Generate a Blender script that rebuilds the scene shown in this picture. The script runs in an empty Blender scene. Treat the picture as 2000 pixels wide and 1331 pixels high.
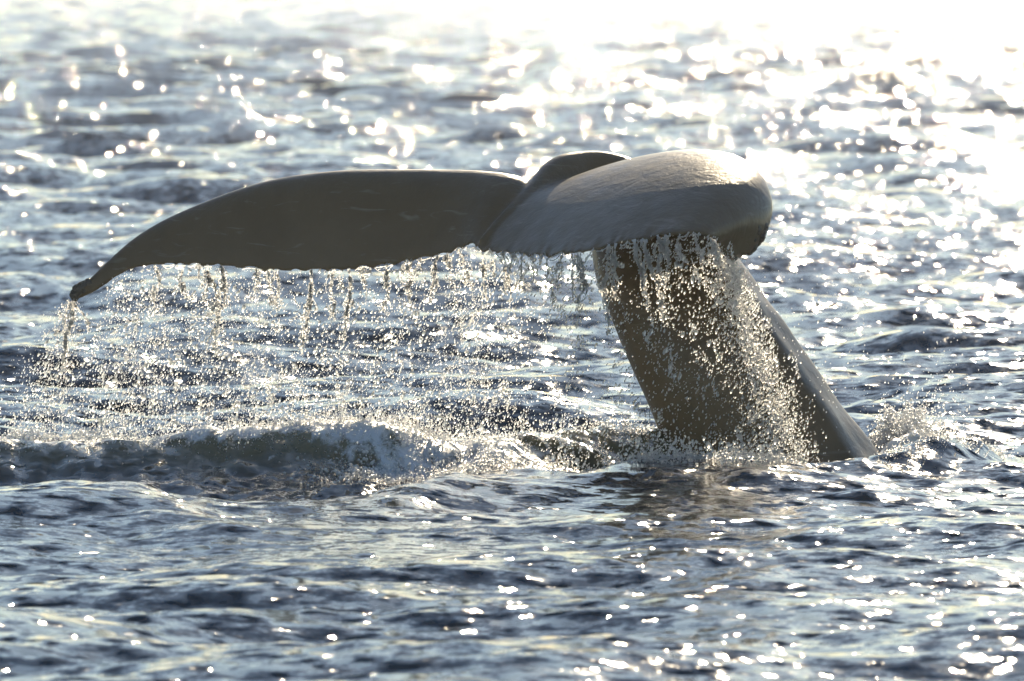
import bpy, bmesh, math, random
import numpy as np
from mathutils import Vector

random.seed(11)
rng = np.random.default_rng(11)
SC = bpy.context.scene
COL = SC.collection

# ------------------------------------------------------------------ camera
CAM_H = 2.484            # metres above the sea, a low boat deck
LENS = 300.0
FPX = 2000 * LENS / 36.0
V_HOR = -38.0
PITCH = math.atan((665.5 - V_HOR) / FPX)
FOCUS = 43.9
cam = bpy.data.cameras.new("camera")
cam.lens = LENS
cam.sensor_width = 36.0
cam.clip_start = 0.5
cam.clip_end = 30000
cam.dof.use_dof = True
cam.dof.focus_distance = FOCUS
cam.dof.aperture_fstop = 6.0
cam_o = bpy.data.objects.new("camera", cam)
COL.objects.link(cam_o)
cam_o.location = (0, 0, CAM_H)
cam_o.rotation_euler = (math.pi / 2 - PITCH, 0, 0)
SC.camera = cam_o

# ------------------------------------------------------------------ light
SUN_EL, SUN_AZ = math.radians(20.5), math.radians(8.3)     # ahead, to the right
world = bpy.data.worlds.new("World")
SC.world = world
world.use_nodes = True
wn = world.node_tree
bg = wn.nodes["Background"]
sky = wn.nodes.new("ShaderNodeTexSky")
sky.sky_type = 'NISHITA'
sky.sun_disc = False
sky.sun_elevation = SUN_EL
sky.sun_rotation = SUN_AZ
sky.air_density = 1.0
sky.dust_density = 0.1
sky.ozone_density = 1.3
wn.links.new(sky.outputs[0], bg.inputs[0])
bg.inputs[1].default_value = 0.085

sun = bpy.data.lights.new("sun", 'SUN')
sun.energy = 5.0
sun.angle = math.radians(0.5)
sun.color = (1.0, 0.83, 0.58)
sun_o = bpy.data.objects.new("sun", sun)
COL.objects.link(sun_o)
# lamp shines along its -Z: from the sun towards the camera
sun_o.rotation_euler = (math.pi / 2 - SUN_EL, 0, math.pi - SUN_AZ)
sun_o.location = (0, 0, 30)

SC.view_settings.view_transform = 'Standard'
SC.view_settings.look = 'None'
SC.view_settings.exposure = 0.55
SC.view_settings.gamma = 1
SC.view_settings.use_curve_mapping = False
SC.render.engine = 'CYCLES'
cy = SC.cycles
cy.use_denoising = True
cy.max_bounces = 10
cy.transmission_bounces = 8
cy.transparent_max_bounces = 8
cy.caustics_reflective = False
cy.caustics_refractive = False
cy.sample_clamp_indirect = 14.0
cy.use_adaptive_sampling = True
cy.adaptive_threshold = 0.01


# ------------------------------------------------------------------ helpers
def P(u, v, Y):
    """point at distance Y that the photograph shows at (u, v) of its 2000 x 1331 pixels"""
    a = (u - 1000.0) / FPX
    b = -(v - 665.5) / FPX
    t = Y / (math.cos(PITCH) + b * math.sin(PITCH))
    return np.array([a * t, Y, CAM_H + t * (-math.sin(PITCH) + b * math.cos(PITCH))])


def G(u, v):
    """point of the still sea surface at (u, v)"""
    b = -(v - 665.5) / FPX
    t = CAM_H / (math.sin(PITCH) - b * math.cos(PITCH))
    return np.array([(u - 1000.0) / FPX * t, t * (math.cos(PITCH) + b * math.sin(PITCH)), 0.0])


def smooth01(x):
    x = np.clip(x, 0, 1)
    return x * x * (3 - 2 * x)


def catmull(keys, ts):
    """keys: (n, d) at parameters 0..n-1; ts: parameters"""
    k = np.asarray(keys, float)
    n = len(k)
    ts = np.clip(np.asarray(ts, float), 0, n - 1 - 1e-9)
    i = ts.astype(int)
    f = (ts - i)[:, None]
    p0 = k[np.maximum(i - 1, 0)]; p1 = k[i]; p2 = k[i + 1]; p3 = k[np.minimum(i + 2, n - 1)]
    return 0.5 * (2 * p1 + (p2 - p0) * f + (2 * p0 - 5 * p1 + 4 * p2 - p3) * f ** 2
                  + (3 * p1 - p0 - 3 * p2 + p3) * f ** 3)


def mesh_np(name, verts, faces, mat, k=4, smooth=True, parent=None):
    """mesh object from numpy arrays, all faces with k corners"""
    me = bpy.data.meshes.new(name)
    nv, nf = len(verts), len(faces)
    me.vertices.add(nv)
    me.vertices.foreach_set("co", np.ascontiguousarray(verts, dtype=np.float32).ravel())
    me.loops.add(nf * k)
    me.loops.foreach_set("vertex_index", np.ascontiguousarray(faces, dtype=np.int32).ravel())
    me.polygons.add(nf)
    me.polygons.foreach_set("loop_start", np.arange(0, nf * k, k, dtype=np.int32))
    if smooth:
        me.polygons.foreach_set("use_smooth", np.ones(nf, dtype=bool))
    me.update(calc_edges=True)
    me.validate()
    if mat:
        me.materials.append(mat)
    o = bpy.data.objects.new(name, me)
    COL.objects.link(o)
    if parent:
        o.parent = parent
    return o


def tag(o, label=None, cat=None, group=None, kind=None):
    if label: o["label"] = label
    if cat: o["category"] = cat
    if group: o["group"] = group
    if kind: o["kind"] = kind
    return o


# ------------------------------------------------------------------ materials
def new_mat(name):
    m = bpy.data.materials.new(name)
    m.use_nodes = True
    nt = m.node_tree
    nt.nodes.clear()
    out = nt.nodes.new("ShaderNodeOutputMaterial")
    b = nt.nodes.new("ShaderNodeBsdfPrincipled")
    nt.links.new(b.outputs[0], out.inputs[0])
    return m, nt, b, out


def noise(nt, vec, scale, detail=3, rough=0.55, dist=0.0):
    n = nt.nodes.new("ShaderNodeTexNoise")
    n.inputs["Scale"].default_value = scale
    n.inputs["Detail"].default_value = detail
    n.inputs["Roughness"].default_value = rough
    n.inputs["Distortion"].default_value = dist
    if vec is not None:
        nt.links.new(vec, n.inputs["Vector"])
    return n


def math_node(nt, op, a, b=None, clamp=False):
    n = nt.nodes.new("ShaderNodeMath")
    n.operation = op
    n.use_clamp = clamp
    for i, x in enumerate((a, b)):
        if x is None: continue
        if isinstance(x, (int, float)): n.inputs[i].default_value = x
        else: nt.links.new(x, n.inputs[i])
    return n.outputs[0]


def mapping(nt, src, scale, rot=(0, 0, 0)):
    n = nt.nodes.new("ShaderNodeMapping")
    n.inputs["Scale"].default_value = scale
    n.inputs["Rotation"].default_value = rot
    nt.links.new(src, n.inputs["Vector"])
    return n.outputs[0]


def mix_col(nt, fac, a, b):
    n = nt.nodes.new("ShaderNodeMix")
    n.data_type = 'RGBA'
    nt.links.new(fac, n.inputs[0])
    for i, x in ((6, a), (7, b)):
        if isinstance(x, tuple): n.inputs[i].default_value = (*x, 1)
        else: nt.links.new(x, n.inputs[i])
    return n.outputs[2]


RIP1, RIP2, RIP3 = 1.4, .60, 1.0


def sea_material():
    m, nt, b, out = new_mat("sea_water")
    geo = nt.nodes.new("ShaderNodeNewGeometry")
    pos = geo.outputs["Position"]
    at = nt.nodes.new("ShaderNodeAttribute"); at.attribute_name = "foam"
    ol = nt.nodes.new("ShaderNodeAttribute"); ol.attribute_name = "churn"
    cal = nt.nodes.new("ShaderNodeAttribute"); cal.attribute_name = "calm"
    foam_n = noise(nt, mapping(nt, pos, (1, .5, 1)), 9, 6, .65, .6)
    f = math_node(nt, 'ADD', at.outputs["Fac"], math_node(nt, 'MULTIPLY', math_node(nt, 'SUBTRACT', foam_n.outputs[0], .5), 1.6))
    f = math_node(nt, 'MULTIPLY', math_node(nt, 'SUBTRACT', f, .5), 4.0, clamp=True)
    f = math_node(nt, 'MULTIPLY', f, math_node(nt, 'MULTIPLY', at.outputs["Fac"], 6.0, clamp=True))
    col = mix_col(nt, ol.outputs["Fac"], (.014, .026, .036), (.22, .205, .125))
    col = mix_col(nt, f, col, (.62, .66, .70))
    nt.links.new(col, b.inputs["Base Color"])
    nt.links.new(math_node(nt, 'MULTIPLY', math_node(nt, 'ADD', ol.outputs["Fac"], f), .8, clamp=True), b.inputs["Subsurface Weight"])
    b.inputs["Subsurface Radius"].default_value = (1.0, .95, .6)
    b.inputs["Subsurface Scale"].default_value = .18
    rg = math_node(nt, 'ADD', math_node(nt, 'MULTIPLY', f, .45), .075)
    nt.links.new(rg, b.inputs["Roughness"])
    b.inputs["IOR"].default_value = 1.333
    # ripples too small for the mesh: random slopes added to the mesh normal
    fa = nt.nodes.new("ShaderNodeAttribute"); fa.attribute_name = "open"
    def slopes(vec, detail, rough, dist=0.0):
        n = noise(nt, vec, 1.0, detail, rough, dist)
        v = nt.nodes.new("ShaderNodeVectorMath"); v.operation = 'SUBTRACT'
        nt.links.new(n.outputs["Color"], v.inputs[0]); v.inputs[1].default_value = (.5, .5, .5)
        return v.outputs[0]
    def vscale(v, f):
        n = nt.nodes.new("ShaderNodeVectorMath"); n.operation = 'SCALE'
        nt.links.new(v, n.inputs[0])
        if isinstance(f, float): n.inputs["Scale"].default_value = f
        else: nt.links.new(f, n.inputs["Scale"])
        return n.outputs[0]
    def vadd(p, q):
        n = nt.nodes.new("ShaderNodeVectorMath"); n.operation = 'ADD'
        nt.links.new(p, n.inputs[0]); nt.links.new(q, n.inputs[1])
        return n.outputs[0]
    def tail(v):        # a few facets much steeper than the rest
        n = nt.nodes.new("ShaderNodeVectorMath"); n.operation = 'LENGTH'
        nt.links.new(v, n.inputs[0])
        q = math_node(nt, 'POWER', math_node(nt, 'DIVIDE', n.outputs["Value"], .25), 4.0)
        return vscale(v, math_node(nt, 'ADD', .55, math_node(nt, 'MINIMUM', q, 1.9)))
    quiet = math_node(nt, 'SUBTRACT', 1.0, math_node(nt, 'MULTIPLY', cal.outputs["Fac"], .45))
    s1 = vscale(tail(slopes(mapping(nt, pos, (8, 10, 8), (0, 0, .2)), 1, .45, .3)), RIP1)
    s2 = vscale(slopes(mapping(nt, pos, (36, 46, 36), (0, 0, -.3)), 2, .5, .3), RIP2)
    s3 = vscale(tail(slopes(mapping(nt, pos, (4.2, 5.5, 4.2), (0, 0, .12)), 1, .5, .3)), math_node(nt, 'MULTIPLY', fa.outputs["Fac"], RIP3))
    s4 = vscale(slopes(mapping(nt, pos, (16, 16, 22)), 4, .65, .6), math_node(nt, 'MULTIPLY', math_node(nt, 'ADD', f, math_node(nt, 'MULTIPLY', ol.outputs["Fac"], .35)), 1.6))
    tot = vadd(vscale(vadd(s1, s2), math_node(nt, 'MULTIPLY', quiet, math_node(nt, 'SUBTRACT', .70, math_node(nt, 'MULTIPLY', fa.outputs["Fac"], .42)))), vadd(s3, s4))
    fl = nt.nodes.new("ShaderNodeVectorMath"); fl.operation = 'MULTIPLY'
    nt.links.new(tot, fl.inputs[0]); fl.inputs[1].default_value = (1, 1, .15)
    nn = nt.nodes.new("ShaderNodeVectorMath"); nn.operation = 'NORMALIZE'
    nt.links.new(vadd(geo.outputs["Normal"], fl.outputs[0]), nn.inputs[0])
    nt.links.new(nn.outputs[0], b.inputs["Normal"])
    return m


def whale_material():
    m, nt, b, out = new_mat("whale_skin")
    tc = nt.nodes.new("ShaderNodeTexCoord")
    o = tc.outputs["Object"]
    mott = noise(nt, o, 2.2, 5, .6, .3)
    scar = noise(nt, mapping(nt, o, (3, 3, 14)), 1.4, 4, .6, 1.2)
    s = math_node(nt, 'MULTIPLY', math_node(nt, 'SUBTRACT', scar.outputs[0], .60), 6.0, clamp=True)
    col = mix_col(nt, mott.outputs[0], (.115, .078, .040), (.180, .130, .076))
    col = mix_col(nt, math_node(nt, 'MULTIPLY', s, .5), col, (.30, .27, .23))
    nt.links.new(col, b.inputs["Base Color"])
    rr = noise(nt, o, 9, 4, .6)
    nt.links.new(math_node(nt, 'ADD', math_node(nt, 'MULTIPLY', rr.outputs[0], .40), .24), b.inputs["Roughness"])
    b.inputs["IOR"].default_value = 1.4
    b.inputs["Coat Weight"].default_value = .22
    b.inputs["Coat Roughness"].default_value = .16
    b.inputs["Coat IOR"].default_value = 1.333
    w1 = noise(nt, mapping(nt, o, (1, 1, .5), (0, .7, 0)), 38, 4, .6, .6)
    w2 = noise(nt, o, 7, 3, .5, .5)
    h = math_node(nt, 'ADD', math_node(nt, 'MULTIPLY', w1.outputs[0], .0055), math_node(nt, 'MULTIPLY', w2.outputs[0], .012))
    bp = nt.nodes.new("ShaderNodeBump")
    bp.inputs["Strength"].default_value = .5
    bp.inputs["Distance"].default_value = 1.0
    nt.links.new(h, bp.inputs["Height"])
    nt.links.new(bp.outputs[0], b.inputs["Normal"])
    return m


def drop_material():
    m, nt, b, out = new_mat("falling_water")
    b.inputs["Base Color"].default_value = (1, 1, 1, 1)
    b.inputs["Roughness"].default_value = .38
    b.inputs["IOR"].default_value = 1.333
    b.inputs["Transmission Weight"].default_value = .82
    return m


def stream_material():
    m, nt, b, out = new_mat("streaming_water")
    b.inputs["Base Color"].default_value = (.9, .92, .95, 1)
    b.inputs["Roughness"].default_value = .15
    b.inputs["IOR"].default_value = 1.333
    tr = nt.nodes.new("ShaderNodeBsdfTranslucent")
    tr.inputs["Color"].default_value = (.97, .97, .97, 1)
    tp = nt.nodes.new("ShaderNodeBsdfTransparent")
    m1 = nt.nodes.new("ShaderNodeMixShader"); m1.inputs[0].default_value = .93
    m2 = nt.nodes.new("ShaderNodeMixShader")
    geo = nt.nodes.new("ShaderNodeNewGeometry")
    n = noise(nt, geo.outputs["Position"], 90, 3)
    nt.links.new(math_node(nt, 'MULTIPLY', n.outputs[0], .25), m2.inputs[0])
    nt.links.new(b.outputs[0], m1.inputs[1]); nt.links.new(tr.outputs[0], m1.inputs[2])
    nt.links.new(m1.outputs[0], m2.inputs[1]); nt.links.new(tp.outputs[0], m2.inputs[2])
    nt.links.new(m2.outputs[0], out.inputs[0])
    return m


def froth_material():
    m, nt, b, out = new_mat("froth")
    b.inputs["Base Color"].default_value = (.90, .92, .94, 1)
    b.inputs["Roughness"].default_value = .3
    b.inputs["IOR"].default_value = 1.333
    b.inputs["Transmission Weight"].default_value = .3
    b.inputs["Subsurface Weight"].default_value = 1.0
    b.inputs["Subsurface Radius"].default_value = (1, 1, 1)
    b.inputs["Subsurface Scale"].default_value = .03
    return m


def barnacle_material():
    m, nt, b, out = new_mat("barnacle_shell")
    tc = nt.nodes.new("ShaderNodeTexCoord")
    n = noise(nt, tc.outputs["Object"], 40, 3)
    nt.links.new(mix_col(nt, n.outputs[0], (.04, .032, .024), (.17, .15, .12)), b.inputs["Base Color"])
    b.inputs["Roughness"].default_value = .5
    return m


M_SEA, M_WHALE, M_DROP, M_STREAM, M_FROTH, M_BARN = sea_material(), whale_material(), drop_material(), stream_material(), froth_material(), barnacle_material()


# ------------------------------------------------------------------ the sea
def spectrum_tile(L, N, lmin, lmax, wind_deg, peak, spread, slope_rms, seed, power=4.0):
    """random sea surface that tiles every L metres: height and the two choppy shifts"""
    r = np.random.default_rng(seed)
    k1 = 2 * np.pi * np.fft.fftfreq(N, L / N)
    kx, ky = np.meshgrid(k1, k1)
    k = np.hypot(kx, ky); k[0, 0] = 1e-9
    lam = 2 * np.pi / k
    kp = 2 * np.pi / peak
    S = k ** (-power) * np.exp(-1.2 * (kp / k) ** 2)
    a = math.radians(wind_deg)
    c = (kx * math.cos(a) + ky * math.sin(a)) / k
    S = S * (np.abs(c) ** spread + .06)
    S = S * (lam >= lmin) * (lam <= lmax)
    S[0, 0] = 0
    A = np.sqrt(S) * (r.normal(size=(N, N)) + 1j * r.normal(size=(N, N)))
    h = np.fft.ifft2(A)
    sx = np.fft.ifft2(1j * kx * A).real; sy = np.fft.ifft2(1j * ky * A).real
    f = slope_rms / math.sqrt((sx ** 2 + sy ** 2).mean())
    dx = np.fft.ifft2(-1j * kx / k * A).real; dy = np.fft.ifft2(-1j * ky / k * A).real
    return (h.real * f).astype(np.float32), (dx * f).astype(np.float32), (dy * f).astype(np.float32), L, N


def sample(tile_arr, L, N, x, y):
    fx = np.mod(x / L * N, N); fy = np.mod(y / L * N, N)
    i = fx.astype(np.int32) % N; j = fy.astype(np.int32) % N
    a = (fx - np.floor(fx)).astype(np.float32); b = (fy - np.floor(fy)).astype(np.float32)
    i1 = (i + 1) % N; j1 = (j + 1) % N
    return ((1 - a) * (1 - b) * tile_arr[j, i] + a * (1 - b) * tile_arr[j, i1]
            + (1 - a) * b * tile_arr[j1, i] + a * b * tile_arr[j1, i1])


WIND = 102.0
T_BIG = spectrum_tile(83.0, 1024, 1.0, 60.0, WIND, 5.5, 2.0, .15, 3)
T_MID = spectrum_tile(17.0, 1024, .13, 1.0, WIND - 9, 2.0, 1.5, .18, 4)
T_LUMP = spectrum_tile(5.0, 512, .05, .5, 0, .25, 0.0, .55, 5, power=3.2)


def line_bump(x, y, pts, sig_front, sig_back, ramp):
    """smooth ridge along a polyline pts[(x, y, height)]; distance measured in y"""
    px = np.array([p[0] for p in pts]); py = np.array([p[1] for p in pts]); ph = np.array([p[2] for p in pts])
    yc = np.interp(x, px, py); hh = np.interp(x, px, ph, left=ph[0], right=ph[-1])
    e = smooth01((x - px[0] + ramp) / ramp) * smooth01((px[-1] + ramp - x) / ramp)
    d = y - yc
    s = np.where(d < 0, sig_front, sig_back)
    return hh * e * np.exp(-(d / s) ** 2)


def gp(u, v, h):
    g = G(u, v)
    return (g[0], g[1], h)


BREAK = [gp(-250, 935, .15), gp(0, 930, .16), gp(250, 932, .17), gp(450, 933, .19), gp(640, 932, .24), gp(760, 930, .22), gp(860, 925, .16), gp(940, 920, .08)]
HUMP = [gp(960, 925, .12), gp(1080, 912, .20), gp(1180, 905, .24), gp(1290, 903, .20)]
SWELL = [gp(-200, 1010, .05), gp(250, 1005, .07), gp(500, 1045, .02), gp(700, 1000, .03), gp(880, 960, .08), gp(1000, 950, .05)]
TROUGH = [gp(-200, 972, -.07), gp(300, 975, -.08), gp(700, 968, -.06), gp(900, 950, -.03)]
WAKE = [gp(1540, 944, .03), gp(1700, 932, .06), gp(1820, 918, .10), gp(1900, 905, .12), gp(1950, 897, .07)]
FOOT = [gp(1240, 945, .04), gp(1400, 944, .07), gp(1520, 940, .05), gp(1640, 930, .03)]


SPLASH = [gp(1690, 898, .06), gp(1730, 894, .16), gp(1775, 893, .20), gp(1820, 897, .08)]


def sea_at(x, y, fine=1.0):
    """displacement (dx, dy, h) and foam, churn, calm of the sea at world x, y"""
    x = np.asarray(x, np.float64); y = np.asarray(y, np.float64)
    r = np.hypot(x, y)
    wA = 1 + .9 * smooth01((r - 55) / 150) + 1.2 * smooth01((r - 300) / 1200)
    wB = (1 + .1 * smooth01((r - 110) / 260)) * fine
    brk = line_bump(x, y, BREAK, .42, .50, .35)
    hmp = line_bump(x, y, HUMP, .40, .5, .25)
    swl = line_bump(x, y, SWELL, .9, .7, .4) + line_bump(x, y, TROUGH, .5, .4, .4)
    wak = line_bump(x, y, WAKE, .35, .45, .25)
    foot = line_bump(x, y, FOOT, .25, .3, .25)
    spl = line_bump(x, y, SPLASH, .20, .24, .10)
    # smooth slick where the dive has flattened the chop
    cx, cy, _ = G(640, 1060)
    calm = np.exp(-((x - cx) / 1.1) ** 2 - ((y - cy) / 1.7) ** 2)
    cx, cy, _ = G(1150, 985)
    calm = np.maximum(calm, .8 * np.exp(-((x - cx) / 1.2) ** 2 - ((y - cy) / 1.6) ** 2))
    churn = np.clip(brk / .2, 0, 1) * .8 + np.clip(hmp / .2, 0, 1) * .9
    # churned water in front of and along the breaking ridge
    px = np.array([p[0] for p in BREAK]); py = np.array([p[1] for p in BREAK])
    d = y - np.interp(x, px, py)
    ex = 1 - smooth01((x - px[-2]) / .5)
    zone = np.exp(-((d + .55) / .95) ** 2) * ex
    lump_w = np.clip(zone + .7 * np.clip(hmp / .22, 0, 1) + np.clip(foot / .05, 0, 1) * .8 + np.clip(wak / .1, 0, 1) * .35 + 1.3 * np.clip(spl / .1, 0, 1), 0, 1.3)
    lump = sample(T_LUMP[0], T_LUMP[3], T_LUMP[4], x, y * .6)
    lump2 = sample(T_LUMP[0], T_LUMP[3], T_LUMP[4], x * .37 + 1.7, y * .25 + .6) * 2
    shrink = 1 - .45 * np.clip(np.exp(-((y - 41.5) / 4) ** 2) * np.exp(-(x / 4.5) ** 2), 0, 1) - .30 * (1 - smooth01((r - 34) / 9))
    aB = wB * (1 - .6 * calm) * (1 - .34 * (1 - smooth01((r - 35) / 9)))
    h = sample(T_BIG[0], T_BIG[3], T_BIG[4], x, y) * wA * shrink + sample(T_MID[0], T_MID[3], T_MID[4], x, y) * aB
    dx = sample(T_BIG[1], T_BIG[3], T_BIG[4], x, y) * wA * shrink + .8 * sample(T_MID[1], T_MID[3], T_MID[4], x, y) * aB
    dy = sample(T_BIG[2], T_BIG[3], T_BIG[4], x, y) * wA * shrink + .8 * sample(T_MID[2], T_MID[3], T_MID[4], x, y) * aB
    h = h + brk + hmp + swl + wak + foot + spl + (lump * .42 + lump2 * .62) * lump_w * fine
    foam = np.clip(brk / .2, 0, 1) * .66 * smooth01((d + .3) / .3) + .27 * zone + .75 * np.clip(foot / .07, 0, 1) + .95 * np.clip(spl / .09, 0, 1) + .28 * np.clip(hmp / .24, 0, 1)
    fx, fy, _ = G(850, 935)
    foam = foam + .36 * np.exp(-((x - fx) / .5) ** 2 - ((y - fy) / .5) ** 2)
    for uu, vv, sxx, syy, aa in ((40, 905, .16, .25, .6), (170, 900, .18, .25, .65), (300, 968, .24, .3, .6), (740, 940, .3, .3, .2),
                                 (1760, 880, .33, .5, .55), (1000, 930, .3, .4, .4), (1120, 925, .3, .35, .35)):
        fx, fy, _ = G(uu, vv)
        foam = foam + aa * np.exp(-((x - fx) / sxx) ** 2 - ((y - fy) / syy) ** 2)
    return dx, dy, h, np.clip(foam, 0, 1), np.clip(churn, 0, 1), calm


def build_sea():
    # columns: bearing from the boat, finest where the picture looks; rows: distance
    deg = np.concatenate([
        -180 + np.arange(0, 16) * 10.0, np.linspace(-20, -4.5, 16, endpoint=False),
        np.linspace(-4.5, 4.5, 610), np.linspace(4.5, 20, 17)[1:], 20 + 10.0 * np.arange(1, 16)])
    rr = np.concatenate([
        np.geomspace(.6, 26, 40, endpoint=False), np.geomspace(26, 60, 440, endpoint=False),
        np.geomspace(60, 300, 400, endpoint=False), np.geomspace(300, 1500, 300, endpoint=False), np.geomspace(1500, 6500, 60)])
    A, R = np.meshgrid(np.radians(deg), rr)
    x = R * np.sin(A); y = R * np.cos(A)
    ad = np.abs(np.degrees(A))
    fine = 1 - smooth01((ad - 5.0) / 6)
    fine = fine * smooth01((R - 12) / 14)
    dx, dy, h, foam, churn, calm = sea_at(x, y, fine)
    coarse = 1 - .8 * smooth01((ad - 20) / 20)
    dx *= coarse; dy *= coarse; h *= coarse
    h = h * smooth01(R / 8)
    V = np.stack([x + dx, y + dy, h], -1).reshape(-1, 3)
    nr, nc = R.shape
    idx = np.arange(nr * nc).reshape(nr, nc)
    nxt = np.roll(idx, -1, axis=1)
    F = np.stack([idx[:-1], idx[1:], nxt[1:], nxt[:-1]], -1).reshape(-1, 4)
    F = F[:, ::-1]
    o = mesh_np("sea", V, F, M_SEA)
    for nm, arr in (("foam", foam), ("churn", churn), ("calm", calm), ("open", smooth01((R - 50) / 250) * .85 + .15)):
        a = o.data.attributes.new(nm, 'FLOAT', 'POINT')
        a.data.foreach_set("value", arr.astype(np.float32).ravel())
    tag(o, "choppy dark blue sea glittering against the low sun", None, None, "structure")
    return o


build_sea()

# ------------------------------------------------------------------ the whale
# stations across the flukes, left tip to right tip: leading edge (u, v, distance), trailing edge, thickness, camber
ST = [
    (135, 574, 44.75, 141, 590, 44.75, .030, .000),
    (152, 558, 44.77, 165, 580, 44.73, .045, .002),
    (178, 546, 44.79, 192, 566, 44.73, .045, .004),
    (217, 512, 44.82, 226, 542, 44.72, .055, .008),
    (270, 467, 44.83, 262, 525, 44.70, .065, .012),
    (330, 430, 44.82, 315, 518, 44.63, .075, .018),
    (400, 398, 44.80, 385, 518, 44.56, .085, .025),
    (480, 368, 44.76, 455, 523, 44.48, .095, .035),
    (560, 348, 44.72, 535, 529, 44.40, .105, .042),
    (660, 336, 44.65, 640, 529, 44.30, .115, .045),
    (760, 334, 44.58, 735, 521, 44.20, .125, .045),
    (860, 336, 44.50, 830, 504, 44.08, .130, .040),
    (950, 341, 44.42, 890, 490, 43.95, .130, .035),
    (1012, 352, 44.35, 920, 477, 43.85, .130, .028),
    (1066, 378, 44.34, 935, 488, 43.76, .120, .034),
    (1130, 362, 44.38, 985, 494, 43.50, .120, .042),
    (1210, 334, 44.42, 1050, 499, 43.20, .125, .052),
    (1290, 313, 44.36, 1130, 494, 42.93, .125, .056),
    (1370, 303, 44.20, 1220, 474, 42.80, .115, .056),
    (1440, 312, 44.00, 1300, 460, 42.74, .100, .056),
    (1480, 340, 43.80, 1360, 456, 42.75, .090, .052),
    (1500, 382, 43.61, 1391, 466, 42.81, .075, .040),
    (1500, 425, 43.45, 1404, 484, 42.98, .060, .035),
    (1480, 472, 43.40, 1415, 500, 43.00, .045, .020),
    (1455, 495, 43.33, 1424, 508, 43.05, .030, .008),
    (1434, 510, 43.20, 1431, 512, 43.15, .012, .000),
]
N_ST, N_CH = 520, 44
TS = np.linspace(0, len(ST) - 1, N_ST)
SK = catmull(np.array(ST), TS)
# ragged trailing edge: scalloped teeth of uneven width
_teeth = []
t = 4.0
while t < 25:
    w = random.uniform(.16, .42) if t > 14 else random.uniform(.22, .62)
    _teeth.append((t, w, random.uniform(7, 13) if t > 14 else random.uniform(5, 13)))
    t += w
tooth = np.zeros(N_ST)
for t0, w, a in _teeth:
    q = (TS - t0) / w
    _sh, _pw = 0.0, random.choice((.8, 1.3, 2.2, 3.5))
    a *= random.uniform(.3, 1.25)
    m_ = (q >= 0) & (q < 1)
    tooth[m_] = a * (np.abs(((q[m_] + _sh) % 1) * 2 - 1) ** _pw) - a * .35 if t0 < 14 else a * (1 - q[m_]) ** 1.2 - a * .35
tooth *= smooth01((TS - 4.5) / 2)
tooth *= smooth01((23.2 - TS) / 1.6)
LE = np.array([P(*s[:3]) for s in SK])
TE0 = np.array([P(*s[3:6]) for s in SK])
TE = np.array([P(s[3], s[4] + dt, s[5]) for s, dt in zip(SK, tooth)])


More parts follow.
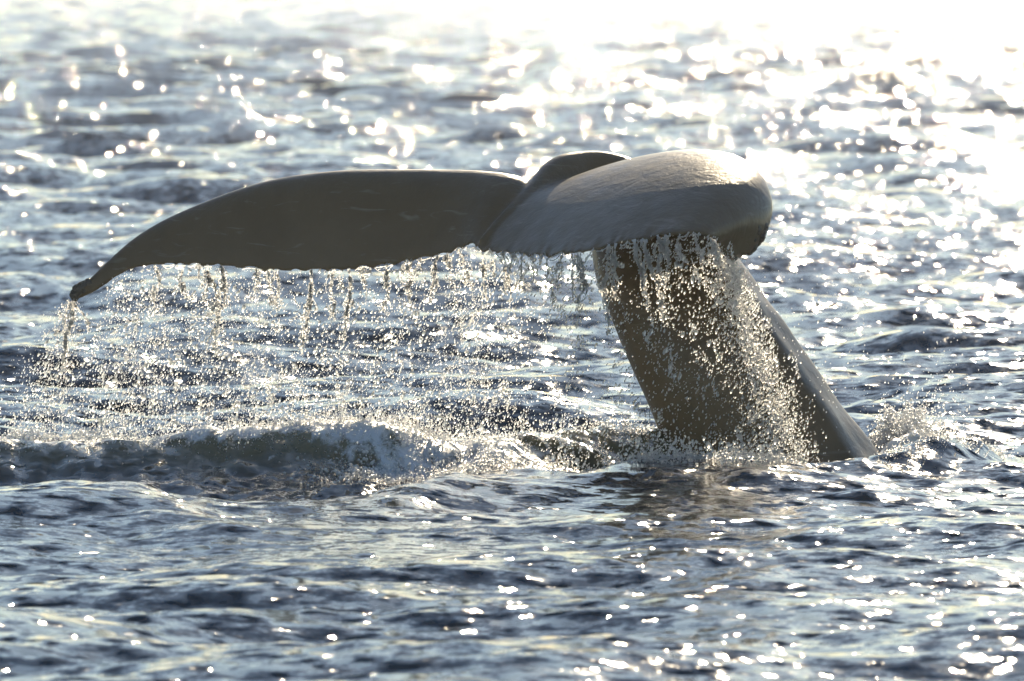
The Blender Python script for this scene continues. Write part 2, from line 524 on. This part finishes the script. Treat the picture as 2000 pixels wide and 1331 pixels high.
def build_whale():
    xx = (1 - np.cos(np.linspace(0, np.pi, N_CH))) / 2
    prof = 5 * (.2969 * np.sqrt(xx) - .126 * xx - .3516 * xx ** 2 + .2843 * xx ** 3 - .1036 * xx ** 4) / .5
    span = np.gradient(LE * .5 + TE0 * .5, axis=0)
    chord = TE0 - LE
    nrm = np.cross(span, chord)
    nrm /= np.linalg.norm(nrm, axis=1)[:, None] + 1e-9
    nrm[nrm[:, 2] * .6 - nrm[:, 1] < 0] *= -1
    for _ in range(12):
        nrm[1:-1] = (nrm[:-2] + nrm[1:-1] + nrm[2:]) / 3
    nrm /= np.linalg.norm(nrm, axis=1)[:, None]
    thick = SK[:, 6]; camb = SK[:, 7]
    mid = LE[:, None] + chord[:, None] * xx[None, :, None] + nrm[:, None] * (camb[:, None] * np.sin(np.pi * xx ** .8)[None])[:, :, None]
    mid = mid + (TE - TE0)[:, None] * (smooth01((xx - .86) / .14) ** 1.5)[None, :, None]
    half = thick[:, None] * .5 * prof[None] + .006 * smooth01(xx * 8)[None]
    # shallow flutes towards the trailing edge
    flute = .0025 * np.sin(TS * 9.0 + 2 * np.sin(TS * 2.3))[:, None] * smooth01((xx - .62) / .38)[None] * smooth01((1.0 - xx) / .08)[None]
    flute = flute * smooth01((TS - 13) / 2)[:, None]
    up = mid + nrm[:, None] * (half + flute)[:, :, None]
    lo = mid - nrm[:, None] * (half * .8)[:, :, None]
    V = np.concatenate([up.reshape(-1, 3), lo.reshape(-1, 3)])
    n = N_ST * N_CH
    F = []
    idx = np.arange(n).reshape(N_ST, N_CH)
    a = np.stack([idx[:-1, :-1], idx[1:, :-1], idx[1:, 1:], idx[:-1, 1:]], -1).reshape(-1, 4)
    F.append(a); F.append(a[:, ::-1] + n)
    le = np.stack([idx[:-1, 0], idx[:-1, 0] + n, idx[1:, 0] + n, idx[1:, 0]], -1)
    te = np.stack([idx[:-1, -1], idx[1:, -1], idx[1:, -1] + n, idx[:-1, -1] + n], -1)
    t0 = np.stack([idx[0, :-1], idx[0, 1:], idx[0, 1:] + n, idx[0, :-1] + n], -1)
    t1 = np.stack([idx[-1, :-1], idx[-1, :-1] + n, idx[-1, 1:] + n, idx[-1, 1:]], -1)
    F += [le, te, t0, t1]
    # tail stem: rings along an axis, (u, v, distance, half width in pixels, depth ratio)
    AX = [
        (1640, 1120, 43.9, 225, .85), (1566, 1010, 43.9, 200, .85), (1498, 893, 43.9, 181, .85), (1421, 750, 43.92, 162, .8),
        (1366, 650, 43.98, 150, .8), (1310, 550, 44.10, 139, .8), (1272, 480, 44.25, 128, .75), (1236, 415, 44.42, 100, .7),
        (1200, 368, 44.54, 72, .7), (1152, 343, 44.56, 50, .8), (1098, 349, 44.44, 45, .9), (1052, 379, 44.22, 30, .9),
        (1008, 416, 43.99, 20, .9), (970, 447, 43.87, 13, .9), (938, 472, 43.77, 6, .8)]
    nr = 160
    ax = catmull(np.array(AX, float), np.linspace(0, len(AX) - 1, nr))
    C = np.array([P(*a[:3]) for a in ax])
    mpp = FOCUS / FPX
    tan = np.gradient(C, axis=0); tan /= np.linalg.norm(tan, axis=1)[:, None]
    view = np.array([0, 1.0, 0])
    side = np.cross(view, tan); side /= np.linalg.norm(side, axis=1)[:, None]   # to the right of the stem
    dep = np.cross(tan, side)
    dep[dep[:, 1] < 0] *= -1
    sec = np.array([(-1, .25), (-.86, -.22), (-.5, -.52), (0, -.68), (.42, -.70), (.70, -.62), (.785, -.53), (.845, -.36), (.90, -.12), (.955, .12), (1, .42),
                    (.9, .68), (.5, .9), (0, .95), (-.5, .85), (-.88, .6)])
    k = len(sec)
    per = catmull(np.concatenate([sec[-2:], sec, sec[:3]]), np.linspace(2, 2 + k, 64, endpoint=False))
    rnd = np.stack([-np.cos(np.linspace(0, 2 * np.pi, 64, endpoint=False)), -np.sin(np.linspace(0, 2 * np.pi, 64, endpoint=False))], -1)
    w = smooth01((np.linspace(0, len(AX) - 1, nr) - 6) / 3)[:, None, None]
    S = per[None] * (1 - w) + rnd[None] * w
    kk = np.linspace(0, len(AX) - 1, nr)
    ang = np.linspace(0, 2 * np.pi, 64, endpoint=False)
    S = S * (1 + .010 * np.sin(kk * 3.1 + 1.0)[:, None] * np.cos(ang * 2 + .7)[None] + .007 * np.sin(kk * 6.7)[:, None] * np.sin(ang * 3)[None])[:, :, None]
    rings = C[:, None] + side[:, None] * (S[:, :, 0] * (ax[:, 3] * mpp)[:, None])[:, :, None] \
        + dep[:, None] * (S[:, :, 1] * (ax[:, 3] * ax[:, 4] * mpp)[:, None])[:, :, None]
    base = len(V)
    V = np.concatenate([V, rings.reshape(-1, 3)])
    ri = np.arange(nr * 64).reshape(nr, 64) + base
    rn = np.roll(ri, -1, axis=1)
    F.append(np.stack([ri[:-1], rn[:-1], rn[1:], ri[1:]], -1).reshape(-1, 4))
    # end caps
    V = np.concatenate([V, C[:1], C[-1:]])
    c0, c1 = len(V) - 2, len(V) - 1
    caps0 = np.stack([ri[0], np.roll(ri[0], 1), np.full(64, c0), np.full(64, c0)], -1)
    caps1 = np.stack([ri[-1], np.roll(ri[-1], -1), np.full(64, c1), np.full(64, c1)], -1)
    me = bpy.data.meshes.new("whale_tail")
    faces = np.concatenate(F).tolist() + [f[:3] for f in caps0.tolist()] + [f[:3] for f in caps1.tolist()]
    me.from_pydata(V.tolist(), [], faces)
    bm = bmesh.new(); bm.from_mesh(me)
    bmesh.ops.recalc_face_normals(bm, faces=bm.faces)
    bm.to_mesh(me); bm.free()
    o = bpy.data.objects.new("whale_tail", me)
    COL.objects.link(o)
    md = o.modifiers.new("fuse", 'REMESH'); md.mode = 'VOXEL'; md.voxel_size = .0116; md.use_smooth_shade = True
    sm = o.modifiers.new("relax", 'SMOOTH'); sm.factor = .5; sm.iterations = 6
    dg = bpy.context.evaluated_depsgraph_get()
    me2 = bpy.data.meshes.new_from_object(o.evaluated_get(dg))
    o.modifiers.clear()
    o.data = me2
    me2.name = "whale_tail"
    me2.materials.clear(); me2.materials.append(M_WHALE)
    me2.polygons.foreach_set("use_smooth", np.ones(len(me2.polygons), dtype=bool))
    tag(o, "dark grey wet humpback whale tail raised from the sea with flukes spread", "whale")
    print("whale faces", len(me2.polygons))
    return o


whale = build_whale()


# barnacles on both fluke tips
def barnacle_mesh(r, seed):
    rr = random.Random(seed)
    bm = bmesh.new()
    n = 9
    rows = [(0.0, 1.15), (.45, 1.0), (.8, .72), (.9, .5), (.62, .34)]
    rings = []
    for z, s in rows:
        rings.append([bm.verts.new((r * s * math.cos(6.283 * i / n) * rr.uniform(.86, 1.14), r * s * math.sin(6.283 * i / n) * rr.uniform(.86, 1.14),
                                    r * z * rr.uniform(.9, 1.1))) for i in range(n)])
    for a, b in zip(rings, rings[1:]):
        for i in range(n):
            bm.faces.new((a[i], a[(i + 1) % n], b[(i + 1) % n], b[i]))
    bm.faces.new(rings[-1]); bm.faces.new(rings[0][::-1])
    me = bpy.data.meshes.new("barnacle")
    bm.to_mesh(me); bm.free()
    me.materials.append(M_BARN)
    return me


BM = [barnacle_mesh(.022, s) for s in range(4)]
for i, (u, v, Y, s) in enumerate([
        (137, 578, 44.74, .9), (141, 568, 44.74, 1.0), (147, 562, 44.75, 1.1), (154, 553, 44.76, .9), (160, 541, 44.76, 1.2), (167, 538, 44.77, 1.1),
        (152, 546, 44.75, .8), (143, 585, 44.74, .9), (150, 573, 44.7, .7), (160, 566, 44.7, .6), (170, 545, 44.76, .8),
        (1497, 446, 43.34, .9), (1492, 456, 43.33, .8), (1486, 464, 43.33, 1.0), (1480, 474, 43.33, .8), (1470, 484, 43.3, .9), (1461, 492, 43.27, .7),
        (1478, 445, 43.27, .6), (1484, 452, 43.27, .7), (1470, 468, 43.26, .6), (1450, 500, 43.22, .7), (1440, 508, 43.18, .7)]):
    o = bpy.data.objects.new("barnacle", BM[i % 4])
    COL.objects.link(o)
    o.parent = whale
    ok, p, nn, _ = whale.closest_point_on_mesh(Vector(P(u, v, Y - .05)))
    o.location = p - nn * .004
    s *= random.uniform(.8, 1.25)
    o.scale = (s, s * random.uniform(.8, 1.2), s * random.uniform(.5, .9))
    o.rotation_euler = nn.to_track_quat('Z', 'Y').to_euler()


# ------------------------------------------------------------------ falling water
def ico(sub):
    bm = bmesh.new()
    bmesh.ops.create_icosphere(bm, subdivisions=sub, radius=1)
    bm.verts.ensure_lookup_table()
    V = np.array([v.co[:] for v in bm.verts]); F = np.array([[v.index for v in f.verts] for f in bm.faces])
    bm.free()
    return V, F


ICO1, ICO2 = ico(1), ico(2)


def droplets(name, C, R, mat, stretch=1.5, lean=.25):
    """many little drops as one mesh; the bigger ones rounder"""
    C = np.asarray(C); R = np.asarray(R)
    VV, FF, base = [], [], 0
    for (V0, F0), m_ in ((ICO1, R < .0088), (ICO2, R >= .0088)):
        c, r = C[m_], R[m_]
        n = len(c)
        if n == 0: continue
        st = 1 + rng.random(n) * (stretch - 1) * 1.6
        dz = V0[None, :, 2] * (r * st)[:, None]
        wob = 1 + .22 * rng.normal(size=(n, len(V0)))
        dx = V0[None, :, 0] * r[:, None] * wob + dz * (lean * rng.random(n))[:, None]
        dy = V0[None, :, 1] * r[:, None] * wob
        v = np.stack([dx, dy, dz], -1) + c[:, None]
        VV.append(v.reshape(-1, 3))
        FF.append((F0[None] + (np.arange(n) * len(V0))[:, None, None]).reshape(-1, 3) + base)
        base += n * len(V0)
    o = mesh_np(name, np.concatenate(VV), np.concatenate(FF), mat, k=3)
    o["kind"] = "stuff"
    return o


def tubes(name, paths, mat, sides=7, beads=None):
    """one mesh from several (points, radii) strands, each a curved film of water"""
    VV, FF, base = [], [], 0
    ang = np.linspace(.92 * np.pi, 2.08 * np.pi, sides)
    for pts, rad in paths:
        pts = np.asarray(pts); rad = np.asarray(rad); n = len(pts)
        tn = np.gradient(pts, axis=0); tn /= np.linalg.norm(tn, axis=1)[:, None] + 1e-9
        ref = np.array([0, 1.0, 0])
        s = np.cross(tn, ref); s /= np.linalg.norm(s, axis=1)[:, None] + 1e-9
        q = np.cross(s, tn)
        v = pts[:, None] + (s[:, None] * np.cos(ang)[None, :, None] + q[:, None] * np.sin(ang)[None, :, None]) * rad[:, None, None]
        idx = np.arange(n * sides).reshape(n, sides) + base
        FF.append(np.stack([idx[:-1, :-1], idx[:-1, 1:], idx[1:, 1:], idx[1:, :-1]], -1).reshape(-1, 4))
        VV.append(v.reshape(-1, 3)); base += n * sides
    V, F = np.concatenate(VV), np.concatenate(FF)
    if beads is None:
        return mesh_np(name, V, F, mat)
    F = np.concatenate([F[:, [0, 1, 2]], F[:, [0, 2, 3]]])
    c, r = beads
    V0, F0 = ICO1
    n = len(c)
    wob = 1 + .14 * rng.normal(size=(n, len(V0)))
    st = rng.uniform(1.0, 2.2, n)[:, None]
    v = np.stack([V0[None, :, 0] * r[:, None] * wob, V0[None, :, 1] * r[:, None] * wob, V0[None, :, 2] * r[:, None] * st], -1) + c[:, None]
    f = (F0[None] + (np.arange(n) * len(V0))[:, None, None]).reshape(-1, 3) + len(V)
    o = mesh_np(name, np.concatenate([V, v.reshape(-1, 3)]), np.concatenate([F, f]), mat, k=3)
    o.data.materials.append(M_DROP)
    if len(o.data.polygons) == len(F) + len(f):
        o.data.polygons.foreach_set("material_index", np.concatenate([np.zeros(len(F), np.int32), np.ones(len(f), np.int32)]))
    return o


def wander(n, amp, step):
    w = np.cumsum(rng.normal(size=n) * step)
    w -= np.linspace(0, 1, n) * 0 + w[0]
    k = np.ones(7) / 7
    return np.convolve(np.pad(w, 3, mode='edge'), k, mode='valid') * amp


def te_at(t):
    i = np.interp(t, TS, np.arange(N_ST))
    j = int(i)
    return TE[j] + (TE[min(j + 1, N_ST - 1)] - TE[j]) * (i - j)


def u_to_t(u):
    return float(np.interp(u, SK[:, 3], TS))


drops_c, drops_r = [], []


def add_drops(c, r):
    drops_c.append(np.atleast_2d(c)); drops_r.append(np.atleast_1d(r))


def drop_r(n, med=.0026, sig=.42, hi=.0095):
    return np.clip(med * np.exp(rng.normal(size=n) * sig), .0013, hi)


def strand(p0, length, rad, drift=0.0, n=None, wig=.012):
    n = n or max(10, int(length / .006))
    s = np.linspace(0, 1, n)
    x = p0[0] + wander(n, wig, .35) + drift * s * length
    y = p0[1] + wander(n, wig * .6, .35) + .05 * s * length
    z = p0[2] - s * length
    r = rad * (1 - .55 * s) * (1 + .6 * np.sin(s * length / .02 * rng.uniform(.7, 1.4) + rng.uniform(0, 6)) * s ** .4 + .25 * rng.normal(size=n))
    r = np.clip(r, .0009, None)
    r[-1] = .0006
    return np.stack([x, y, z], -1), r


STREAMS = [  # u on the trailing edge, length in px, thickness, lean, branches
    (141, 105, .007, -.10, 4), (300, 60, .004, .1, 1), (357, 55, .004, .1, 1), (388, 105, .006, .12, 3), (405, 60, .005, -.05, 1), (432, 130, .0055, -.02, 3),
    (500, 40, .0035, .1, 1), (527, 55, .004, .1, 1), (545, 60, .004, .1, 1), (606, 130, .0075, -.10, 4), (652, 75, .0055, .12, 2), (680, 110, .006, -.02, 3),
    (705, 35, .003, .1, 1), (755, 70, .005, .0, 2), (801, 65, .006, -.05, 2), (820, 50, .004, -.3, 1), (858, 75, .0055, -.15, 3), (872, 45, .004, .15, 1),
    (893, 55, .0035, .15, 1),
    (943, 75, .007, .03, 3), (955, 50, .004, 0, 1), (982, 60, .0065, 0, 3), (1005, 75, .0065, .02, 3), (1022, 50, .005, 0, 2), (1044, 60, .0045, 0, 2), (1068, 65, .006, 0, 2),
    (1100, 55, .005, 0, 2), (1118, 70, .006, -.05, 3), (1135, 110, .0075, -.04, 4), (1160, 50, .004, -.3, 1), (1190, 130, .0085, .12, 4), (1203, 85, .006, .1, 2),
    (1238, 95, .008, .22, 4), (1260, 110, .008, .25, 4), (1283, 60, .006, .2, 2), (1301, 75, .007, .05, 3), (1330, 45, .005, .1, 2), (1357, 40, .005, .1, 1),
    (1429, 80, .009, .12, 4), (1390, 40, .005, .2, 2)]
mpp = FOCUS / FPX
ORD = ["", "first", "second", "third", "fourth", "fifth", "sixth", "seventh", "eighth", "ninth", "tenth", "eleventh", "twelfth", "thirteenth",
       "fourteenth", "fifteenth", "sixteenth", "seventeenth", "eighteenth", "nineteenth", "twentieth"]
STREAMS.sort()
k_l = k_m = k_r = 0
for u, ln, rad, lean, nb in STREAMS:
    tt = u_to_t(u)
    p0 = te_at(tt) + np.array([0, 0, .006])
    L = ln * mpp
    rad *= .95 if 930 < u < 1200 else 1.25
    main = strand(p0, L * 1.3, rad, lean)
    paths = [main]
    for b in range(nb):
        i = random.randint(2, max(3, int(len(main[0]) * .7)))
        st = main[0][i] if random.random() < .6 else te_at(tt + random.uniform(-.12, .12))
        paths.append(strand(st, L * random.uniform(.25, .6), rad * random.uniform(.45, .75), lean + random.uniform(-.45, .45), wig=.016))
        if random.random() < .6:       # rejoin: a loop back into the main strand
            j = min(len(main[0]) - 1, i + random.randint(4, 10)); q0 = main[0][i]; q1 = main[0][j]
            s = np.linspace(0, 1, 14)[:, None]
            bul = np.array([random.uniform(-.03, .03), random.uniform(-.01, .01), 0])
            pts = q0 * (1 - s) + q1 * s + bul * np.sin(np.pi * s)
            paths.append((pts, np.full(14, rad * .35) * (1 + .3 * rng.random(14))))
    bc, br = [], []
    for pth, prd in paths:
        k = max(3, int(len(pth) * (.35 if u < 930 else .12)))
        ii = rng.integers(1, len(pth), k)
        bc.append(pth[ii] + rng.normal(size=(k, 3)) * np.array([.004, .005, .004]))
        br.append(np.clip(rad * np.exp(rng.normal(size=k) * .4) * .62 * (1.1 - .5 * ii / len(pth)), .0018, .011))
    paths = [(p_, r_ * .9) for p_, r_ in paths]
    o = tubes("water_stream", paths, M_STREAM, beads=(np.concatenate(bc), np.concatenate(br)))
    look = ("long" if ln > 90 else "short" if ln < 52 else "middling") + (", thick and torn" if rad > .0085 else ", thin" if nb < 2 else ", forked")
    if u < 200: lb, gr = "stream of water pouring off the barnacled left fluke tip", None
    elif u > 1400: lb, gr = "stream of water pouring off the curled right fluke tip", None
    elif u < 930:
        k_l += 1
        lb, gr = f"{ORD[k_l]} water strand from the left tip along the left fluke edge, {look}", "strands of water dripping off the left fluke"
    elif u < 1140:
        k_m += 1
        lb, gr = f"{ORD[k_m]} water strand right of the fluke notch, before the tail stem, {look}", "strands of water dripping beside the notch"
    else:
        k_r += 1
        lb, gr = f"{ORD[k_r]} water strand from the left in front of the tail stem, {look}", "strands of water dripping in front of the tail stem"
    tag(o, lb, "water stream", gr)
    for pth, prd in paths[:3]:      # torn edges of the strand
        k = int(len(pth) * (1.5 if 930 < u < 1200 else 2.6))
        ii = rng.integers(int(len(pth) * .15), len(pth), k)
        add_drops(pth[ii] + rng.normal(size=(k, 3)) * np.array([.008, .007, .006]), drop_r(k, .0025, .5))
    # the strand breaks up into drops below
    n = int(26 * rad / .005)
    s = rng.random(n)
    m0 = main[0][-1]
    c = np.stack([m0[0] + lean * s * L * 1.3 + rng.normal(size=n) * (.012 + .03 * s), m0[1] + rng.normal(size=n) * .03, m0[2] + L * .35 - s * L * 1.6], -1)
    add_drops(c, drop_r(n, .0032))

# film of water beading along the trailing edge
rim = []
for t0, w, a in _teeth:
    if t0 < 4.5 or random.random() < .62: continue
    n = 16
    ts = np.linspace(t0 + w * .08, t0 + w * .95, n)
    pts = np.array([te_at(q) for q in ts])
    sag = random.uniform(.002, .016) * np.sin(np.pi * np.linspace(0, 1, n)) ** .8
    pts[:, 2] += .002 - sag
    rim.append((pts, np.clip(.0032 * (1 + .5 * rng.normal(size=n)), .0012, .008)))
    if random.random() < .5:
        pts2 = pts.copy(); pts2[:, 2] -= random.uniform(.01, .03) * np.sin(np.pi * np.linspace(0, 1, n))
        rim.append((pts2, np.clip(.0022 * (1 + .5 * rng.normal(size=n)), .001, .006)))
tag(tubes("water_film", rim, M_STREAM), "thin bright film of water beading along the ragged trailing edge", "water film", None, "stuff")

# drops falling from the left fluke
n = 11500
tt = rng.uniform(2.2, 13.6, n)
src = np.array([te_at(q) for q in tt])
s = rng.beta(1.15, 1.0, n)
bot = .05
fall = s * (src[:, 2] - bot)
c = src.copy()
c[:, 2] -= fall
c[:, 0] += rng.normal(size=n) * (.02 + .07 * s) + .10 * fall * rng.random(n)
c[:, 1] += rng.normal(size=n) * (.03 + .12 * s)
keep = rng.random(n) < np.clip(1.15 - .55 * np.abs(s - .55) - .35 * (tt > 11), .1, 1)
add_drops(c[keep], drop_r(keep.sum(), .0020, .62))
# clusters that fell as curtains
for _ in range(190):
    q = rng.uniform(2.0, 13.8)
    p = te_at(q)
    f = rng.beta(1.4, 1.2) * p[2]
    m_ = rng.integers(10, 42)
    ln = rng.uniform(.05, .22)
    w = rng.normal(size=m_)
    c = np.stack([p[0] + rng.normal() * .08 + .14 * f + w * .012 + rng.uniform(-.4, .25) * np.linspace(0, ln, m_), p[1] + rng.normal() * .1 + rng.normal(size=m_) * .02,
                  p[2] - f - np.linspace(0, ln, m_)], -1)
    add_drops(c, drop_r(m_, .0025, .5))
# fine mist low over the churned wave
n = 5500
c = np.array([P(u_, v_, y_) for u_, v_, y_ in zip(rng.uniform(20, 1040, n), 610 + 250 * rng.beta(1.6, 1.0, n), rng.uniform(43.2, 44.9, n))])
dens = sample(T_LUMP[0], T_LUMP[3], T_LUMP[4], c[:, 0] * .35, c[:, 2] * .5 + 2)
keep = dens + rng.normal(size=n) * .012 > -.004
add_drops(c[keep], drop_r(keep.sum(), .00155, .35))
# spill from the left tip down to the churned wave
n = 2200
s = rng.random(n) ** .8
p = te_at(.6)
z = p[2] * (1 - s) + .12 * s
add_drops(np.stack([p[0] - .04 - .16 * s + rng.normal(size=n) * (.02 + .13 * s), p[1] + rng.normal(size=n) * (.03 + .12 * s), z], -1), drop_r(n, .0022, .5))
# drops falling from the right fluke, in front of the stem, blown back with the sweep of the tail
n = 7600
tt = rng.beta(1.9, 1.0, n) * (24.6 - 15.2) + 15.2
src = np.array([te_at(q) for q in tt])
s = rng.beta(1.0, 1.15, n)
fall = s * (src[:, 2] - .03)
c = src.copy()
c[:, 2] -= fall
c[:, 0] += .34 * fall + rng.normal(size=n) * (.03 + .05 * s)
c[:, 1] += rng.normal(size=n) * (.03 + .08 * s) - .12 * s
add_drops(c, drop_r(n, .0021, .5))
for _ in range(170):
    q = 15.2 + rng.beta(1.8, 1.0) * 9.3
    p = te_at(q)
    f = rng.beta(1.0, 1.4) * p[2]
    m_ = rng.integers(8, 36)
    ln = rng.uniform(.03, .14)
    c = np.stack([p[0] + rng.normal() * .05 + .34 * f + rng.normal(size=m_) * .010 + .3 * np.linspace(0, ln, m_), p[1] - .05 + rng.normal() * .06 + rng.normal(size=m_) * .02,
                  p[2] - f - np.linspace(0, ln, m_)], -1)
    add_drops(c, drop_r(m_, .0026, .5))
# drops between the notch and the stem
n = 1300
tt = rng.uniform(13.9, 17.2, n)
src = np.array([te_at(q) for q in tt])
s = rng.random(n)
c = src.copy()
c[:, 2] -= s * src[:, 2]
c[:, 0] += rng.normal(size=n) * .07 + .05 * s
c[:, 1] += rng.normal(size=n) * .1
add_drops(c, drop_r(n, .0025))
# stray drops to the right of the stem
n = 260
c = np.array([P(rng.uniform(1480, 1700), rng.uniform(500, 820), rng.uniform(43.2, 43.9)) for _ in range(n)])
add_drops(c, drop_r(n, .0019))
o = droplets("falling_droplets", np.concatenate(drops_c), np.concatenate(drops_r), M_DROP, 1.9, .5)
tag(o, "curtain of backlit droplets falling from both flukes", "droplets")


# ------------------------------------------------------------------ spray and froth on the water
def on_sea(x, y):
    dx, dy, h, *_ = sea_at(x, y)
    return np.stack([np.asarray(x) + dx, np.asarray(y) + dy, h], -1)


def spray_line(pts, n, height, sx, sy, med, drift=0.0, tpow=1.0):
    px = np.array([p[0] for p in pts]); py = np.array([p[1] for p in pts])
    k = rng.random(n) ** tpow * (len(px) - 1)
    x = np.interp(k, np.arange(len(px)), px) + rng.normal(size=n) * sx
    y = np.interp(k, np.arange(len(px)), py) + rng.normal(size=n) * sy
    clump = sample(T_LUMP[0], T_LUMP[3], T_LUMP[4], x * .5 + 3, y * .2)
    hs = height * np.clip(.6 + clump * 45, .05, 2.2)
    c = on_sea(x, y)
    up = rng.exponential(size=n) * hs
    c[:, 2] += up
    c[:, 0] += drift * up
    return c, drop_r(n, med, .45, .010)


sets = [
    spray_line(BREAK[1:], 4200, .035, .05, .14, .0021),
    spray_line(BREAK[3:7], 2600, .05, .08, .12, .0023),
    spray_line([gp(930, 938, 0), gp(1010, 938, 0), gp(1110, 935, 0), gp(1240, 938, 0)], 2600, .075, .06, .12, .0032),
    spray_line(HUMP, 900, .05, .05, .15, .0028),
    spray_line([gp(1230, 945, 0), gp(1330, 947, 0), gp(1440, 946, 0), gp(1560, 935, 0)], 2300, .045, .05, .10, .0032),
    spray_line([gp(1700, 885, 0), gp(1745, 880, 0), gp(1790, 882, 0), gp(1825, 890, 0)], 3800, .10, .06, .16, .0026, .25),
    spray_line([gp(640, 945, 0), gp(760, 950, 0), gp(900, 942, 0), gp(960, 935, 0)], 1500, .03, .05, .1, .0022),
    spray_line(WAKE[1:], 700, .012, .05, .10, .0028),
]
o = droplets("sea_spray", np.concatenate([a for a, b in sets]), np.concatenate([b for a, b in sets]), M_DROP, 1.5, .3)
tag(o, "backlit spray thrown up along the breaking wave and around the tail stem", "spray")


def froth(name, centres, n, label):
    """heap of froth: lumpy little blobs piled on the water"""
    C, R = [], []
    for u, v, sx, sy, hh, w in centres:
        g = G(u, v)
        m_ = int(n * w)
        x = g[0] + rng.normal(size=m_) * sx; y = g[1] + rng.normal(size=m_) * sy
        c = on_sea(x, y)
        fall = np.exp(-((x - g[0]) / (1.3 * sx)) ** 2)
        c[:, 2] += rng.random(m_) ** 1.6 * hh * fall
        C.append(c); R.append(np.clip(.0048 * np.exp(rng.normal(size=m_) * .45), .0018, .0095))
    o = droplets(name, np.concatenate(C), np.concatenate(R), M_FROTH, 1.0, 0)
    tag(o, label, "foam")


froth("white_froth", [(1725, 880, .06, .14, .22, 1.0), (1765, 882, .09, .16, .24, 1.4), (1812, 890, .06, .12, .12, .7)], 1700, "heap of white froth splashing up right of the tail stem")
froth("sea_foam", [(80, 893, .25, .10, .06, 1.5), (300, 893, .3, .10, .06, 1.6), (500, 893, .25, .10, .07, 1.8), (620, 885, .15, .1, .08, 2.0), (760, 885, .15, .1, .07, 1.6), (870, 895, .12, .1, .05, 1.0), (650, 905, .12, .15, .06, .5), (760, 905, .15, .15, .05, .6), (720, 945, .16, .16, .04, 1.6), (850, 940, .18, .15, .045, 1.6), (40, 906, .08, .12, .05, .7), (170, 902, .08, .12, .055, .9), (420, 905, .3, .12, .03, .9),
                   (300, 968, .12, .12, .02, .4), (1010, 935, .14, .12, .05, .7), (1120, 932, .12, .12, .04, .4), (1330, 945, .14, .08, .03, .5), (1480, 942, .12, .08, .03, .4)],
      400, "patches of bluish white foam tumbling along the breaking wave")


# ------------------------------------------------------------------ added scattering volume that imitates veiling lens glare
bm = bmesh.new()
bmesh.ops.create_cube(bm, size=1)
for v in bm.verts:
    v.co = (v.co.x * 14000, v.co.y * 14000, -2.0 if v.co.z < 0 else 3.6)
me = bpy.data.meshes.new("glare_veil"); bm.to_mesh(me); bm.free()
hm = bpy.data.materials.new("glare_veil_scatter"); hm.use_nodes = True
hm.node_tree.nodes.clear()
ho = hm.node_tree.nodes.new("ShaderNodeOutputMaterial")
hv = hm.node_tree.nodes.new("ShaderNodeVolumePrincipled")
hv.inputs["Color"].default_value = (.97, .96, .95, 1)
hv.inputs["Density"].default_value = .00013
hv.inputs["Anisotropy"].default_value = .75
hm.node_tree.links.new(hv.outputs[0], ho.inputs["Volume"])
me.materials.append(hm)
glare_veil = bpy.data.objects.new("glare_veil", me); COL.objects.link(glare_veil)
tag(glare_veil, "thin scattering volume added over the water to imitate veiling lens glare", None, None, "stuff")
